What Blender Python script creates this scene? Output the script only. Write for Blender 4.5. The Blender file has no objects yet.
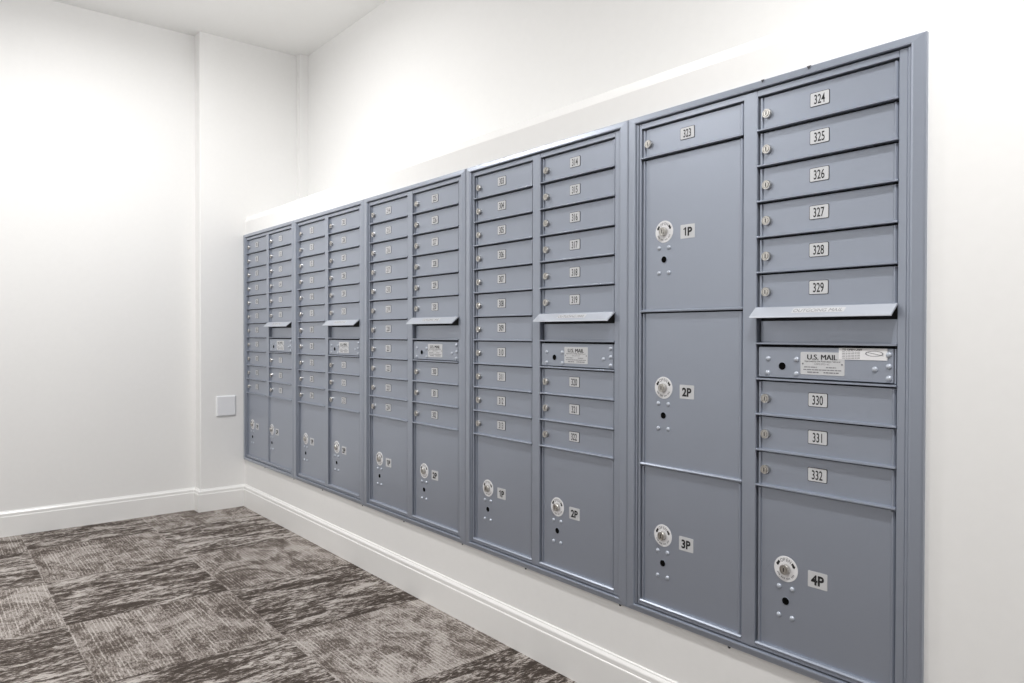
import bpy, bmesh, math
from mathutils import Matrix, Vector
C = bpy.context.scene.collection
ZO = 1.7115            # height of the top edge of the mailbox openings above the carpet
P = .0889              # pitch of one mailbox row
W = .3381; G = .0411   # width of one column of doors, width of the post between two columns
STARTS = [0, .8134, 1.6338, 2.4529, 3.2733]
CEIL = 2.990

# ------------------------------------------------------------------ materials
def mat(name, col, rough=.5, metal=0., noise=0., nscale=300., bump=0., spec=.5, coat=0.):
    m = bpy.data.materials.new(name); m.use_nodes = True
    nt = m.node_tree; b = nt.nodes['Principled BSDF']
    b.inputs['Base Color'].default_value = (*col, 1); b.inputs['Roughness'].default_value = rough
    b.inputs['Metallic'].default_value = metal; b.inputs['Specular IOR Level'].default_value = spec
    b.inputs['Coat Weight'].default_value = coat; b.inputs['Coat Roughness'].default_value = .3
    if noise or bump:
        tc = nt.nodes.new('ShaderNodeTexCoord'); n = nt.nodes.new('ShaderNodeTexNoise')
        n.inputs['Scale'].default_value = nscale; n.inputs['Detail'].default_value = 3
        nt.links.new(tc.outputs['Object'], n.inputs['Vector'])
        if noise:
            r = nt.nodes.new('ShaderNodeMixRGB'); r.blend_type = 'MIX'
            r.inputs[1].default_value = (*[c*(1-noise) for c in col], 1); r.inputs[2].default_value = (*[min(1, c*(1+noise)) for c in col], 1)
            nt.links.new(n.outputs['Fac'], r.inputs[0]); nt.links.new(r.outputs[0], b.inputs['Base Color'])
        if bump:
            bp = nt.nodes.new('ShaderNodeBump'); bp.inputs['Strength'].default_value = bump; bp.inputs['Distance'].default_value = .001
            nt.links.new(n.outputs['Fac'], bp.inputs['Height']); nt.links.new(bp.outputs['Normal'], b.inputs['Normal'])
    return m
WALL = (.87, .868, .862)
m_wall = mat('wall_paint', WALL, .6, noise=.015, nscale=40, bump=.25, spec=.3)
m_ceil = mat('ceiling_paint', (.90, .90, .89), .8, noise=.01, nscale=60, bump=.15, spec=.2)
m_trim = mat('trim_gloss_paint', (.89, .887, .88), .25, noise=.01, nscale=20)
m_blue = mat('powder_coated_steel', (.322, .357, .430), .38, metal=.55, noise=.06, nscale=900, bump=.12, spec=.5, coat=.7)
m_dark = mat('painted_gap_shade', (.015, .016, .018), .8)  # near-black colour paints in the shade behind door gaps and mail slots
m_hood = mat('satin_aluminium_hood', (.50, .53, .59), .33, metal=.2, noise=.05, nscale=500)
m_nickel = mat('nickel_lock', (.60, .585, .56), .30, metal=1., noise=.12, nscale=400)
m_key = mat('painted_hole_shade', (.003, .003, .003), .9, spec=.05)
m_plate = mat('silver_number_plate', (.62, .63, .65), .4, metal=.1, noise=.03, nscale=300)
m_edge = mat('plate_edge_black', (.03, .03, .035), .5)
m_ink = mat('black_ink', (.012, .012, .014), .6)
m_grey = mat('grey_ink', (.22, .22, .24), .6)
m_white = mat('white_sticker', (.80, .80, .82), .4, noise=.02, nscale=100)
m_sw = mat('white_plastic', (.86, .87, .90), .3)
m_rivet = mat('rivet_steel', (.50, .54, .61), .30, metal=.3)
m_chip = mat('paint_chip', (.06, .06, .07), .7)

def carpet():
    m = bpy.data.materials.new('carpet_tiles'); m.use_nodes = True
    nt = m.node_tree; N = nt.nodes; L = nt.links; b = N['Principled BSDF']
    def mth(op, a, c=None, d=None):
        n = N.new('ShaderNodeMath'); n.operation = op
        for i, v in enumerate((a, c, d)):
            if v is None: continue
            if isinstance(v, (int, float)): n.inputs[i].default_value = v
            else: L.new(v, n.inputs[i])
        return n.outputs[0]
    def noise(vec, sc, det=4, rough=.6, dist=0.):
        n = N.new('ShaderNodeTexNoise'); n.inputs['Scale'].default_value = sc; n.inputs['Detail'].default_value = det
        n.inputs['Roughness'].default_value = rough; n.inputs['Distortion'].default_value = dist
        L.new(vec, n.inputs['Vector']); return n.outputs['Fac']
    def comb(x, y, z):
        n = N.new('ShaderNodeCombineXYZ')
        for i, v in enumerate((x, y, z)):
            if isinstance(v, (int, float)): n.inputs[i].default_value = v
            else: L.new(v, n.inputs[i])
        return n.outputs[0]
    def ss(v, lo, hi):
        n = N.new('ShaderNodeMapRange'); n.interpolation_type = 'SMOOTHSTEP'
        L.new(v, n.inputs['Value']); n.inputs['From Min'].default_value = lo; n.inputs['From Max'].default_value = hi
        return n.outputs[0]
    def mix(f, a, c):   # scalar mix
        return mth('ADD', a, mth('MULTIPLY', f, mth('SUBTRACT', c, a)))
    tc = N.new('ShaderNodeTexCoord'); sp = N.new('ShaderNodeSeparateXYZ'); L.new(tc.outputs['Object'], sp.inputs[0])
    X, Y = sp.outputs[0], sp.outputs[1]
    tx = mth('DIVIDE', mth('SUBTRACT', X, .25), .61); ty = mth('DIVIDE', mth('ADD', Y, -.01), .605)
    ix = mth('FLOOR', tx); iy = mth('FLOOR', ty)
    par = mth('FLOORED_MODULO', mth('ADD', ix, iy), 2.)          # 0: stripes along the wall, 1: streaks across
    rnd = N.new('ShaderNodeTexWhiteNoise'); L.new(comb(ix, iy, 3.), rnd.inputs['Vector'])
    off = mth('MULTIPLY', rnd.outputs['Value'], 37.)
    fine = noise(comb(X, Y, 0.), 260, 2, .7)
    # bark-like blotches running across the wall direction
    s1 = noise(comb(mth('MULTIPLY', X, 3.2), mth('MULTIPLY', Y, .8), off), 5., 9, .74, .7)
    s2 = noise(comb(mth('MULTIPLY', X, 3.2), Y, mth('ADD', off, 9.)), 26., 4, .7, 1.)
    s3 = noise(comb(mth('MULTIPLY', X, 170.), mth('MULTIPLY', Y, 45.), off), 1., 2, .6)
    A = ss(mth('ADD', mth('MULTIPLY', s1, .56), mth('ADD', mth('MULTIPLY', s2, .30), mth('MULTIPLY', s3, .26))), .505, .645)
    # thin light lines running along the wall over soft mottling
    l1 = noise(comb(mth('MULTIPLY', X, 60.), mth('MULTIPLY', Y, 190.), off), 1., 2, .6)
    l2 = noise(comb(X, mth('MULTIPLY', Y, 1.2), off), 6., 7, .72, 1.2)
    l4 = noise(comb(mth('MULTIPLY', X, 5.), mth('MULTIPLY', Y, 60.), mth('ADD', off, 4.)), 1., 2, .6)
    wob = mth('MULTIPLY', noise(comb(X, Y, off), 3., 2), .004)
    ln = mth('POWER', mth('ABSOLUTE', mth('SINE', mth('MULTIPLY', mth('ADD', Y, wob), 3.14159/.0135))), 7.)
    B = mth('ADD', mth('MULTIPLY', ss(mth('ADD', mth('MULTIPLY', l2, .72), mth('MULTIPLY', l1, .40)), .44, .66), .62), .14)
    B = mth('ADD', B, mth('MULTIPLY', mth('MULTIPLY', ln, ss(l4, .38, .62)), .42))
    v = mix(par, B, A)
    v = mth('ADD', v, mth('MULTIPLY', mth('SUBTRACT', rnd.outputs['Value'], .5), .12))
    v = mth('ADD', v, mth('MULTIPLY', mth('SUBTRACT', fine, .5), .9))
    # light seams along the wall direction
    fy = mth('ABSOLUTE', mth('SUBTRACT', mth('FRACT', ty), .5)); fx = mth('ABSOLUTE', mth('SUBTRACT', mth('FRACT', tx), .5))
    seam = mth('MULTIPLY', mth('GREATER_THAN', fy, .4965), .16)
    seamx = mth('MULTIPLY', mth('GREATER_THAN', fx, .496), -.15)
    v = mth('ADD', v, mth('ADD', seam, seamx))
    cr = N.new('ShaderNodeValToRGB'); e = cr.color_ramp.elements
    e[0].position = 0.; e[0].color = (.060, .048, .041, 1)
    e[1].position = 1.; e[1].color = (.56, .52, .49, 1)
    k = e.new(.35); k.color = (.155, .130, .115, 1)
    k = e.new(.65); k.color = (.33, .295, .272, 1)
    L.new(v, cr.inputs[0]); L.new(cr.outputs[0], b.inputs['Base Color'])
    b.inputs['Roughness'].default_value = .95; b.inputs['Specular IOR Level'].default_value = .1
    bp = N.new('ShaderNodeBump'); bp.inputs['Strength'].default_value = .6; bp.inputs['Distance'].default_value = .004
    L.new(mth('ADD', mth('MULTIPLY', v, .6), fine), bp.inputs['Height']); L.new(bp.outputs['Normal'], b.inputs['Normal'])
    return m
m_carpet = carpet()

# ------------------------------------------------------------------ mesh helpers
class MB:
    def __init__(s): s.v = []; s.f = []; s.m = []; s.sm = []
    def add(s, vs, fs, mi=0, smooth=False):
        o = len(s.v); s.v += [tuple(v) for v in vs]
        for f in fs: s.f.append([o+i for i in f]); s.m.append(mi); s.sm.append(smooth)
    def box(s, x0, x1, y0, y1, z0, z1, mi=0, bev=0.):
        # bev chamfers the four edges round the face that looks into the room (-Y)
        if bev:
            vs = [(x0, y1, z0), (x1, y1, z0), (x1, y1, z1), (x0, y1, z1), (x0, y0+bev, z0), (x1, y0+bev, z0), (x1, y0+bev, z1), (x0, y0+bev, z1),
                  (x0+bev, y0, z0+bev), (x1-bev, y0, z0+bev), (x1-bev, y0, z1-bev), (x0+bev, y0, z1-bev)]
            fs = [(3, 2, 1, 0)] + [(i, (i+1) % 4, (i+1) % 4+4, i+4) for i in range(4)] + [(i+4, (i+1) % 4+4, (i+1) % 4+8, i+8) for i in range(4)] + [(8, 9, 10, 11)]
        else:
            vs = [(x0, y0, z0), (x1, y0, z0), (x1, y1, z0), (x0, y1, z0), (x0, y0, z1), (x1, y0, z1), (x1, y1, z1), (x0, y1, z1)]
            fs = [(0, 3, 2, 1), (4, 5, 6, 7), (0, 1, 5, 4), (1, 2, 6, 5), (2, 3, 7, 6), (3, 0, 4, 7)]
        s.add(vs, fs, mi)
    def prism(s, prof, x0, x1, mi=0, smooth=False):   # prof: (y, z) ring extruded along X
        n = len(prof)
        s.add([(x0, y, z) for y, z in prof]+[(x1, y, z) for y, z in prof], [(i, (i+1) % n, (i+1) % n+n, i+n) for i in range(n)], mi, smooth)
        s.add([(x0, y, z) for y, z in prof], [tuple(range(n))[::-1]], mi); s.add([(x1, y, z) for y, z in prof], [tuple(range(n))], mi)
    def lathe(s, prof, cx, cz, n=24, mi=0, smooth=True, cap=True):   # prof: (radius, y) turned about a line along Y
        k = len(prof)
        vs = [(cx+r*math.cos(2*math.pi*j/n), y, cz+r*math.sin(2*math.pi*j/n)) for r, y in prof for j in range(n)]
        s.add(vs, [(i*n+j, i*n+(j+1) % n, (i+1)*n+(j+1) % n, (i+1)*n+j) for i in range(k-1) for j in range(n)], mi, smooth)
        if cap: s.add(vs[-n:], [tuple(range(n))], mi)
    def text(s, t, cx, cz, h, y, mi=0, sx=1., align='C', bold=0., rot=0., tf=None):
        vs, fs = glyphs(t, bold)
        if not vs: return
        xs = [v[0] for v in vs]; zs = [v[1] for v in vs]; w = max(xs)-min(xs); hh = .73
        k = h/hh; ox = {'C': (max(xs)+min(xs))/2, 'L': min(xs)}[align]
        out = []
        for vx, vz in vs:
            a = (vx-ox)*k*sx; c = (vz-hh/2)*k
            if rot: a, c = a*math.cos(rot)-c*math.sin(rot), a*math.sin(rot)+c*math.cos(rot)
            p = (cx+a, y, cz+c)
            out.append(tf(p) if tf else p)
        s.add(out, fs, mi)
    def mesh(s, name, mats):
        me = bpy.data.meshes.new(name); me.from_pydata(s.v, [], s.f)
        for m in mats: me.materials.append(m)
        for p, mi, sm in zip(me.polygons, s.m, s.sm): p.material_index = mi; p.use_smooth = sm
        bm = bmesh.new(); bm.from_mesh(me); bmesh.ops.remove_doubles(bm, verts=bm.verts, dist=1e-6)
        closed = bmesh.ops.recalc_face_normals(bm, faces=[f for f in bm.faces]) ; bm.to_mesh(me); bm.free()
        return me
    def build(s, name, mats, parent=None, loc=(0, 0, 0)):
        return link(name, s.mesh(name, mats), parent, loc)
def link(name, me, parent=None, loc=(0, 0, 0)):
    o = bpy.data.objects.new(name, me); C.objects.link(o); o.parent = parent; o.location = loc
    return o
_g = {}
def glyphs(t, bold=0.):
    if (t, bold) not in _g:
        cu = bpy.data.curves.new('t', 'FONT'); cu.body = t; cu.size = 1; cu.offset = bold; cu.resolution_u = 4
        o = bpy.data.objects.new('t', cu); C.objects.link(o)
        bpy.context.view_layer.update()
        me = bpy.data.meshes.new_from_object(o.evaluated_get(bpy.context.evaluated_depsgraph_get()))
        _g[(t, bold)] = ([(v.co.x, v.co.y) for v in me.vertices], [tuple(p.vertices) for p in me.polygons])
        bpy.data.objects.remove(o); bpy.data.curves.remove(cu); bpy.data.meshes.remove(me)
    return _g[(t, bold)]
def struct(o): o['kind'] = 'structure'; return o

# ------------------------------------------------------------------ the room (floor at z = 0)
XF, XP, YP, YU = -.147, -.050, -.272, .412     # far wall, pilaster face, pilaster edge, recessed upper wall
YW = .006                                      # face of the thick lower wall that holds the mailboxes
X1, Y0, T = 7.2, -3.7, .15
b = MB(); b.box(XF-T, X1+T, Y0-T, YU+T, -.12, 0); struct(b.build('floor', [m_carpet]))
b = MB(); b.box(XF-T, X1+T, Y0-T, YU+T, CEIL, CEIL+.12); struct(b.build('ceiling', [m_ceil]))
# far wall with its shallow pilaster, outer corner slightly rounded
b = MB(); rr = .007
ring = [(XF-T, YU+T), (XF-T, Y0), (XF, Y0), (XF, YP)] + [(XP-rr+rr*math.sin(a), YP+rr-rr*math.cos(a)) for a in [i*math.pi/10 for i in range(6)]] + [(XP, YU+T)]
n = len(ring)
b.add([(x, y, 0) for x, y in ring]+[(x, y, CEIL) for x, y in ring], [(i, (i+1) % n, (i+1) % n+n, i+n) for i in range(n)]+[tuple(range(n))[::-1], tuple(range(n, 2*n))])
struct(b.build('wall_back', [m_wall]))
# mailbox wall: thick lower part with the opening, rounded top edge, thinner upper part
b = MB()
ox0, ox1, oz0, oz1 = -.030, 4.030, ZO-1.398, ZO+.022
LZ = ZO+.122
b.box(ox1, X1, YW, YU, 0, oz1); b.box(XP, ox1, YW, YU, 0, oz0); b.box(XP, ox0, YW, YU, oz0, oz1)
pr = [(YU, oz1), (YW, oz1), (YW, LZ), (YW+.004, LZ+.010), (YW+.012, LZ+.026), (YW+.022, LZ+.036), (YW+.036, LZ+.041), (YU, LZ+.041)]
b.prism(pr[::-1], XP, X1)
b.box(XP, X1, YU, YU+T, 0, CEIL)
struct(b.build('wall_right', [m_wall]))
b = MB(); b.box(X1, X1+T, Y0, YU+T, 0, CEIL); struct(b.build('wall_front', [m_wall]))
b = MB(); b.box(XF-T, X1+T, Y0-T, Y0, 0, CEIL); struct(b.build('wall_left', [m_wall]))
b = MB(); b.box(XP, XP+.055, .352, YU, LZ+.041, CEIL); struct(b.build('trim_1', [m_wall]))

def baseboard(name, p0, p1, nrm, e0, e1):
    # p0 -> p1 along the wall, nrm points into the room; e0/e1: -1 inner corner, +1 outer corner, 0 straight
    prof = [(0, 0), (.015, 0), (.015, .106), (.0142, .1095), (.012, .111), (.012, .124), (.011, .127), (.008, .131), (.0055, .134), (.005, .137), (.003, .139), (0, .139)]
    p0 = Vector(p0); p1 = Vector(p1); d = (p1-p0).normalized(); nv = Vector(nrm); k = len(prof)
    vs = []
    for p, e, sg in ((p0, e0, -1), (p1, e1, 1)):
        for t, z in prof: q = p+nv*t+d*sg*e*t; vs.append((q.x, q.y, z))
    m = MB(); m.add(vs, [(i, (i+1) % k, (i+1) % k+k, i+k) for i in range(k)]+[tuple(range(k))[::-1], tuple(range(k, 2*k))])
    struct(m.build(name, [m_trim]))
baseboard('baseboard_right', (XP, YW, 0), (X1, YW, 0), (0, -1, 0), -1, -1)
baseboard('baseboard_pilaster', (XP, YP, 0), (XP, YW, 0), (1, 0, 0), 1, -1)
baseboard('baseboard_pilaster_side', (XF, YP, 0), (XP, YP, 0), (0, -1, 0), -1, 1)
baseboard('baseboard_back', (XF, Y0, 0), (XF, YP, 0), (1, 0, 0), -1, -1)
baseboard('baseboard_left', (XF, Y0, 0), (X1, Y0, 0), (0, 1, 0), -1, -1)
baseboard('baseboard_front', (X1, Y0, 0), (X1, YW, 0), (-1, 0, 0), -1, -1)

# ------------------------------------------------------------------ shared meshes of the mailbox parts (origin = top left of its opening)
def door_mesh(w, h, parcel=False, x0=0.):
    b = MB(); l = x0+.0025; r = w-.002
    b.box(l, r, .0100, .015, -h+.005, -.0035)                        # recessed main panel
    b.box(l, l+.0065, .0060, .015, -h+.005, -.0035, bev=.001)        # folded edge on the lock side
    prof = [(w-.0140, .0100), (w-.0125, .006), (w-.0095, .0035), (w-.007, .0035), (w-.0045, .006), (w-.0025, .0100)]
    k = len(prof); zt, zb = -.0045, -h+.005                          # rounded hinge roll
    b.add([(x, y, zb) for x, y in prof]+[(x, y, zt) for x, y in prof], [(i, i+1, i+1+k, i+k) for i in range(k-1)]+[tuple(range(k)), tuple(range(k, 2*k))], 0, False)
    if not parcel: b.prism([(.015, -h+.0005), (-.0025, -h+.0005), (-.004, -h+.0015), (-.004, -h+.0040), (-.0025, -h+.0052), (.015, -h+.006)], x0, w)
    else:
        b.prism([(.015, -h+.0005), (-.0015, -h+.0005), (-.002, -h+.0035), (.0015, -h+.007), (.015, -h+.007)], x0, w)
        cx, cz = .038, -h/2-.002                                     # stamped knock-out circle
        b.lathe([(.0105, .0100), (.0105, .0095), (.0112, .0095), (.0112, .0100)], cx, cz, 24, 0, False, cap=False)
    return b.mesh('mailbox_door' if not parcel else 'parcel_door', [m_blue])
ME_DOOR = door_mesh(W, P)
PH = [5*P, 16*P-.0432-11*P]          # parcel door heights: the tall ones and the bottom ones
def lock_mesh(r=.0116, y=.0055, h=.012):
    b = MB()
    b.lathe([(r*1.0, y), (r*1.0, y-h*.62), (r*.93, y-h*.74), (r*.74, y-h*.74), (r*.70, y-h*.60), (r*.62, y-h*.60), (r*.58, y-h*.80), (r*.01, y-h*.80)], 0, 0, 24, 0, False)
    b.box(-.0010, .0010, y-h*.84, y-h*.7, -r*.42, r*.42, 1)
    return b.mesh('lock', [m_nickel, m_key])
ME_LOCK = lock_mesh(); ME_PLOCK = lock_mesh(.0125, .0035, .012)
def rivet_mesh(r=.0064, y=.0055):
    b = MB(); b.lathe([(r, y), (r*.97, y-.0012), (r*.85, y-.0026), (r*.62, y-.0038), (r*.3, y-.0045), (r*.05, y-.0047)], 0, 0, 16, 0)
    return b.mesh('rivet', [m_rivet])
ME_RIVET = rivet_mesh(); ME_RIVET_M = rivet_mesh(.0066, .0035)
def keyhole_mesh(y):
    b = MB(); b.lathe([(.0105, y), (.0105, y-.0008), (.0092, y-.0010)], 0, 0, 24, 0, False, cap=False)
    b.lathe([(.0092, y-.0010), (.0001, y-.0004)], 0, 0, 24, 1, False, cap=False)  # shallow black disc, the shade inside the hole is put into its colour
    return b.mesh('key_hole', [m_blue, m_key])
ME_HOLE = keyhole_mesh(.0055); ME_HOLE_M = keyhole_mesh(.0035)
def rplate(b, w, h, y0, y1, r, mi):
    pts = []
    for cx, cz, a0 in ((w/2-r, h/2-r, 0), (-w/2+r, h/2-r, 90), (-w/2+r, -h/2+r, 180), (w/2-r, -h/2+r, 270)):
        for k in range(4): a = math.radians(a0+30*k); pts.append((cx+r*math.cos(a), cz+r*math.sin(a)))
    n = len(pts)
    b.add([(x, y1, z) for x, z in pts]+[(x, y0, z) for x, z in pts], [(i, (i+1) % n, (i+1) % n+n, i+n) for i in range(n)]+[tuple(range(n, 2*n)), tuple(range(n))[::-1]], mi)
def number_plate(txt, tall=False):
    b = MB()
    if not tall:
        rplate(b, .0480, .0335, .0045, .0055, .003, 1); rplate(b, .0455, .0310, .0040, .0046, .0025, 0)
        b.text(txt, 0, .0003, .0225, .0037, 2, sx=.60, bold=.010)
    else:
        rplate(b, .0480, .0385, .0048, .0055, .002, 0)
        if txt[0] == '1':
            b.add([(x, .0044, z) for x, z in ((-.0085, -.0117), (-.0045, -.0117), (-.0045, .0117), (-.0080, .0117), (-.0085, .0100), (-.0135, .0075), (-.0135, .0042), (-.0085, .0062))], [(0, 1, 2, 3, 4, 7), (4, 5, 6, 7)], 2)
            b.text('P', .0080, 0, .0235, .0044, 2, sx=.94, bold=.035)
        else: b.text(txt, 0, 0, .0235, .0044, 2, sx=.94, bold=.035)
    return b.mesh('number_plate', [m_plate, m_edge, m_ink])
def ring_mesh():
    b = MB(); y = .0055
    b.lathe([(.0315, y), (.0310, y-.0008), (.0112, y-.0008)], 0, 0, 40, 0, False, cap=False)
    for k, ch in enumerate('OPEN'):
        a = math.radians(28-k*18.6); r = .0232
        b.text(ch, -r*math.sin(a), r*math.cos(a), .0082, y-.0011, 2, sx=.95, rot=a, bold=.01)
    for s in (-1, 1):                                      # two short curved arrows
        a0 = math.radians(56)
        vs = [(s*r*math.sin(a0+da), y-.0012, r*math.cos(a0+da)) for r, da in ((.0205, -.20), (.0265, -.20), (.0265, .15), (.0285, .15), (.0235, .36), (.0185, .15), (.0205, .15))]
        b.add(vs, [(0, 1, 2, 6), (3, 4, 5), ], 1)
    for k in range(15):                                    # line of tiny print round the lower half
        if k % 4 == 3: continue
        a = math.radians(118+k*124/14); r = .0235
        b.add([(r1*math.sin(a+da), y-.0011, r1*math.cos(a+da)) for r1, da in ((r-.002, -.042), (r+.002, -.042), (r+.002, .042), (r-.002, .042))], [(0, 1, 2, 3)], 2)
    return b.mesh('lock_sticker', [m_white, m_ink, m_grey])
ME_RING = ring_mesh()
def slot_mesh():
    b = MB()
    b.box(.0025, W-.002, .014, .020, -P+.005, -.030)
    b.prism([(.020, -P+.0005), (-.0025, -P+.0005), (-.004, -P+.0015), (-.004, -P+.0040), (-.0025, -P+.0052), (.020, -P+.006)], 0, W)
    return b.mesh('outgoing_mail_slot', [m_blue])
def hood_mesh():
    b = MB()
    b.prism([(.008, .0055), (-.003, .0045), (-.031, -.0185), (-.0325, -.0225), (-.0305, -.0235), (-.0285, -.0205), (-.001, .0005), (.008, .0005)], -.002, W+.001)
    dy, dz = -.028, -.023; L = math.hypot(dy, dz)
    def tf(p):   # lay the lettering on the slope
        t = .5-(p[2])/L
        return (p[0], -.003+dy*t-.0006*(-dz/L)*1.0, .0045+dz*t+.0006*(-dy/L))
    b.add([tf((x, 0, z)) for x, z in ((.105, -.0085), (.232, -.0085), (.232, .0085), (.105, .0085))], [(0, 1, 2, 3)], 2)
    def tf2(p):
        q = tf(p); return (q[0], q[1]-.0003, q[2]+.0003)
    b.text('OUTGOING MAIL', .168, 0, .0120, 0, 1, sx=.92, tf=tf2)
    return b.mesh('hood', [m_hood, m_grey, m_plate])
ME_SLOT = slot_mesh(); ME_HOOD = hood_mesh()
def master_mesh():
    b = MB()
    b.box(.0035, W-.0085, .0035, .012, -P+.0085, -.0055, bev=.0008)
    b.box(W-.007, W-.003, .004, .012, -P+.0065, -.0055, bev=.0008)
    b.prism([(.020, -P+.0005), (-.0025, -P+.0005), (-.004, -P+.0015), (-.004, -P+.0040), (-.0025, -P+.0052), (.020, -P+.006)], 0, W)
    return b.mesh('master_door', [m_blue])
ME_MASTER = master_mesh()
def bars(b, rows, y, mi):    # lines of print too small to read, as broken dashes
    for x0, x1, z, h, pat in rows:
        x = x0; k = 0
        while x < x1-.001:
            w = pat[k % len(pat)]; b.add([(x, y, z-h/2), (min(x+w, x1), y, z-h/2), (min(x+w, x1), y, z+h/2), (x, y, z+h/2)], [(0, 1, 2, 3)], mi)
            x += w+.0013; k += 1
def mail_label():
    b = MB(); y = .0026
    rplate(b, .107, .0535, y, .0035, .003, 0)
    for k in (-2, -1, 0, 1, 2): b.text('U.S. MAIL', k*.0003, .0155, .0125, y-.0003-.00001*k, 1, sx=1.05)
    b.text('Approved by the Postmaster General', 0, .0055, .0040, y-.0003, 1, sx=1.05)
    b.text('USPS STD-4C', 0, -.0012, .0040, y-.0003, 2, sx=1.2)
    bars(b, [(-.044, -.012, -.0088, .0022, (.009, .005, .012)), (.010, .034, -.0088, .0022, (.005, .008)),
             (-.046, .046, -.0150, .0022, (.007, .011, .006, .009)), (-.036, -.008, -.0210, .0028, (.012, .008)), (.004, .040, -.0210, .0028, (.004, .007, .009))], y-.0003, 2)
    for s in (-1, 1): b.lathe([(.002, y), (.0018, y-.001)], s*.0475, -.001, 12, 2, True)
    return b.mesh('mail_label', [m_plate, m_ink, m_grey])
ME_LABEL = mail_label()
def white_label():
    b = MB(); y = .0022
    rplate(b, .108, .0262, y, .0035, .001, 0)
    b.text('TO OPEN UNIT', -.046, .0098, .0042, y-.0003, 1, sx=1.15, align='L', bold=.02)
    bars(b, [(-.046, -.004, z, .0012, (.007, .004, .006)) for z in (.0045, .0008, -.0029, -.0066, -.0100)], y-.0003, 2)
    for k in range(20):                                    # outline drawing of a key
        a = math.radians(k*18); a2 = math.radians(k*18+18)
        q = [(.026+.020*r*math.cos(t), y-.0003, .0015+.0062*r*math.sin(t)) for t, r in ((a, 1), (a2, 1), (a2, .86), (a, .86))]
        b.add(q, [(0, 1, 2, 3)], 2)
    b.add([(.012, y-.0003, .0035), (.046, y-.0003, -.0035), (.046, y-.0003, -.0025), (.012, y-.0003, .0045)], [(0, 1, 2, 3)], 2)
    return b.mesh('instruction_label', [m_white, m_ink, m_grey])
ME_WLABEL = white_label()
def screw_mesh():
    b = MB(); b.lathe([(.004, YW), (.0038, YW-.002), (.001, YW-.0025)], 0, 0, 12, 0)
    return b.mesh('screw', [m_chip])
ME_SCREW = screw_mesh()

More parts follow.
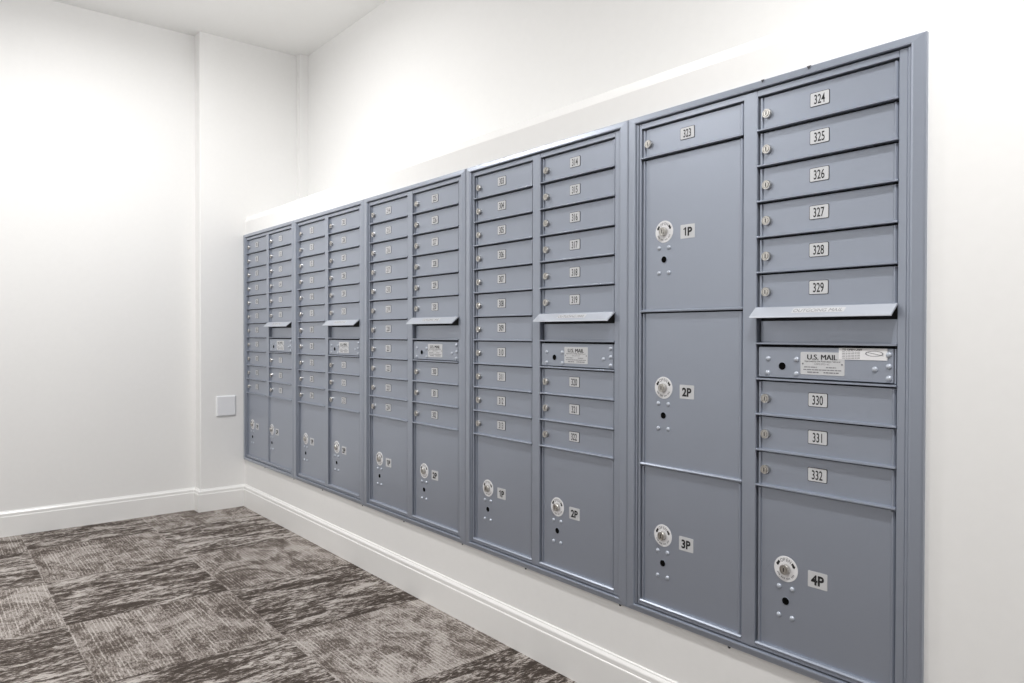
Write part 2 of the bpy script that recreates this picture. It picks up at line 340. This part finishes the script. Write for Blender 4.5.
# ------------------------------------------------------------------ the mailbox cabinets
TZ, BZ = .0375, -1.4105       # outer edge of the trim, relative to the top of the openings
OB = -(16*P-.0432)            # bottom of the openings
def sweep(b, x0, x1, z0, z1, prof, kx, kz, mi=0):
    rings = [[(x0+t*kx, y, z1-t*kz) for t, y in prof], [(x1-t*kx, y, z1-t*kz) for t, y in prof], [(x1-t*kx, y, z0+t*kz) for t, y in prof], [(x0+t*kx, y, z0+t*kz) for t, y in prof]]
    n = len(prof)
    for i in range(4):        # one strip per side so the mitres stay crisp
        A, B = rings[i], rings[(i+1) % 4]
        b.add(A+B, [(k, k+1, n+k+1, n+k) for k in range(n-1)], mi)
def cabinet(i, label, cols, group):
    xs = STARTS[i]; x0 = -.0460; x1 = (STARTS[i+1]-.0462-xs-.0004) if i < 4 else .7735
    root = bpy.data.objects.new('mailbox_cabinet', None); C.objects.link(root)
    root.location = (xs, 0, ZO+OB); root.empty_display_size = .1
    root['label'] = label; root['category'] = 'mailbox'; root['group'] = group
    dz = -OB
    # trim moulding
    b = MB()
    sweep(b, x0, x1, BZ, TZ, [(0, YW), (0, -.0035), (.12, -.0060), (.85, -.0085), (1, -.0080), (1.07, -.004), (1.07, .012)], .0285, .0185)
    b.build('trim_frame', [m_blue], root, (0, 0, dz))
    # face frame: two stepped strips at the sides, rails, centre post
    b = MB(); tx, tz = .0310, .0215; yb = .022
    L0, R0, T0, B0 = x0+tx, x1-tx, TZ-tz, BZ+tz
    Rr = 2*W+G
    b.box(L0, L0+.0060, -.0030, yb, B0, T0, bev=.001); b.box(L0+.0072, 0, 0, yb, B0, T0, bev=.0012)
    b.box(R0-.0060, R0, -.0030, yb, B0, T0, bev=.001); b.box(Rr, R0-.0072, 0, yb, B0, T0, bev=.0012)
    b.box(0, Rr, 0, yb, 0, T0-.001, bev=.001); b.box(0, Rr, 0, yb, B0+.001, OB, bev=.001)
    pb = B0 if i else -11*P
    b.box(W+.0008, W+G-.0008, -.0015, yb, pb, T0-.001 if i else 0, bev=.0016)
    b.build('face_frame', [m_blue], root, (0, 0, dz))
    b = MB(); b.box(x0+.022, x1-.022, .0215, .36, BZ+.016, TZ-.018); b.build('cabinet_body', [m_dark], root, (0, 0, dz))
    for sx in ((.30, .74) if i < 4 else (.30,)): link('screw', ME_SCREW, root, (sx, 0, dz+BZ-.0055))
    if i == 4:
        for cx, w_ in ((.392, .010), (.512, .012)):      # small chips knocked out of the top edge of the trim
            b = MB(); b.add([(cx, -.0088, TZ-.001), (cx+w_, -.0088, TZ-.001), (cx+w_*.35, -.0091, TZ-.009)], [(0, 1, 2)]); b.add([(cx, -.0086, TZ-.001), (cx+w_, -.0086, TZ-.001), (cx+w_*.35, -.0086, TZ-.009)], [(2, 1, 0)])
            b.build('paint_chip', [m_chip], root, (0, 0, dz))
    def child(name, me, par, x, z): return link(name, me, par, (x, .0045 if par.name.startswith(('mailbox_door', 'parcel_door')) else 0, z))
    for c, rows in enumerate(cols):
        cx = c*(W+G); z = 0.
        for r in rows:
            if r == 'slot':
                o = child('outgoing_mail_slot', ME_SLOT, root, cx, dz+z); h = child('hood', ME_HOOD, o, 0, 0); h['label'] = 'sloping pale metal hood reading OUTGOING MAIL'
                z -= P
            elif r == 'master':
                o = child('master_door', ME_MASTER, root, cx, dz+z)
                child('key_hole', ME_HOLE_M, o, .068, -.052)
                for rx, rz in ((.030, -.035), (.029, -.070), (.105, -.035), (.105, -.070), (.290, -.052), (.320, -.019), (.320, -.045), (.320, -.071)):
                    child('rivet', ME_RIVET_M, o, rx, rz)
                child('mail_label', ME_LABEL, o, .169, -.043)['label'] = 'silver label reading U.S. MAIL'
                if i == 4: child('instruction_label', ME_WLABEL, o, .263, -.0185)['label'] = 'white paper sticker with opening instructions'
                z -= P
            elif isinstance(r, str):
                last = z-5*P < OB-.01
                h = (z-OB) if last else 5*P
                if i == 0: me = door_mesh(W+(G/2-.0002 if c == 0 else 0), h, True, 0 if c == 0 else -G/2+.0002)
                else: me = door_mesh(W, h, True)
                o = child('parcel_door', me, root, cx, dz+z); lz = -h/2+.006; lx = .022 if (i == 0 and c == 1) else .077
                child('lock_sticker', ME_RING, o, lx, lz); child('lock', ME_PLOCK, o, lx, lz)
                child('number_plate', number_plate(r, True), o, lx+.081, lz-.007)['label'] = 'plate reading '+r
                child('key_hole', ME_HOLE, o, lx, lz-.079)
                for rx, rz in ((-.018, -.046), (.017, -.046), (-.018, -.117), (.017, -.117)): child('rivet', ME_RIVET, o, lx+rx, lz+rz)
                z -= h
            else:
                o = child('mailbox_door', ME_DOOR, root, cx, dz+z)
                child('lock', ME_LOCK, o, .0215, -.0460)
                pl = child('number_plate', number_plate(str(r)), o, .1560, -.0408)
                if i >= 3: pl['label'] = 'plate reading %d' % r
                z -= P
    return root
def two(a): return [list(range(a, a+11))+['1P'], list(range(a+11, a+17))+['slot', 'master']+list(range(a+17, a+20))+['2P']]
u3 = two(214); u3[1] = [225, 226, 227, 228, 229, 230, 'slot', 'master', 300, 301, 302, '2P']
u2 = [[120, 121, 122, 123, 124, 125]+list(range(200, 205))+['1P'], [205, 206, 207, 208, 209, 210, 'slot', 'master', 211, 212, 213, '2P']]
GR = 'recessed wall mailbox cabinets in a row'
cabinet(0, 'farthest blue-grey mailbox cabinet, set against the corner with the far wall', two(100), GR)
cabinet(1, 'second blue-grey mailbox cabinet out from the far corner', u2, GR)
cabinet(2, 'middle blue-grey mailbox cabinet of the row of five', u3, GR)
cabinet(3, 'blue-grey mailbox cabinet with number plates 303 to 322', two(303), GR)
cabinet(4, 'nearest blue-grey mailbox cabinet with plates 323 to 332 and parcel doors 1P to 4P',
        [[323, '1P', '2P', '3P'], [324, 325, 326, 327, 328, 329, 'slot', 'master', 330, 331, 332, '4P']], GR)

# blank cover plate on the pilaster (faces +X)
b = MB(); y0, y1, z0, z1 = -.176, -.054, ZO-1.122, ZO-.993; t = .006; x = XP
vs = [(x, y0, z0), (x, y1, z0), (x, y1, z1), (x, y0, z1), (x+.0035, y0, z0), (x+.0035, y1, z0), (x+.0035, y1, z1), (x+.0035, y0, z1),
      (x+.009, y0+t, z0+t), (x+.009, y1-t, z0+t), (x+.009, y1-t, z1-t), (x+.009, y0+t, z1-t)]
b.add(vs, [(3, 2, 1, 0)]+[(i, (i+1) % 4, (i+1) % 4+4, i+4) for i in range(4)]+[(i+4, (i+1) % 4+4, (i+1) % 4+8, i+8) for i in range(4)]+[(8, 9, 10, 11)])
o = b.build('wall_cover_plate', [m_sw]); o['label'] = 'blank white square cover plate on the wall left of the mailboxes'; o['category'] = 'wall plate'

# ------------------------------------------------------------------ light: ceiling downlights and added fills
def down(x, y, e, r=.075, col=(1, .992, .98)):
    l = bpy.data.lights.new('downlight_and_fill', 'AREA'); l.shape = 'DISK'; l.spread = math.radians(172); l.size = 2*r; l.energy = e; l.color = col
    o = bpy.data.objects.new('downlight_and_fill', l); C.objects.link(o); o.location = (x, y, CEIL-.004)
for x, y, e in ((1.15, -.95, 19), (4.5, -.95, 32), (1.5, -2.7, 23)): down(x, y, e)  # the rear one is an added fill that lifts the lower walls
w = bpy.data.worlds.new('world'); bpy.context.scene.world = w; w.use_nodes = True
w.node_tree.nodes['Background'].inputs[0].default_value = (.8, .85, .9, 1); w.node_tree.nodes['Background'].inputs[1].default_value = .05

for x, y in ((1.15, -.95), (4.5, -.95)):      # added point fills that brighten the ceiling, not part of any fixture
    l = bpy.data.lights.new('ceiling_fill', 'POINT'); l.energy = 10; l.shadow_soft_size = .12; l.color = (1, .99, .975)
    o = bpy.data.objects.new('ceiling_fill', l); C.objects.link(o); o.location = (x, y, CEIL-.35)

# ------------------------------------------------------------------ camera
cam = bpy.data.cameras.new('camera'); co = bpy.data.objects.new('camera', cam); C.objects.link(co)
cam.sensor_width = 36; cam.lens = 724.10/1024*36; cam.clip_start = .01
r = Vector((.63499942, .77250897, .00237441)); u = Vector((-.0090665, .00437914, .99994931)); f = Vector((-.77245941, .63498876, -.0097847))
M = Matrix(((r.x, u.x, -f.x, 4.6704), (r.y, u.y, -f.y, -1.6355), (r.z, u.z, -f.z, ZO-.5984), (0, 0, 0, 1)))
co.matrix_world = M
S = bpy.context.scene; S.camera = co
S.view_settings.view_transform = 'Standard'; S.view_settings.look = 'None'; S.view_settings.gamma = 1
S.view_settings.use_curve_mapping = False; S.view_settings.exposure = .32
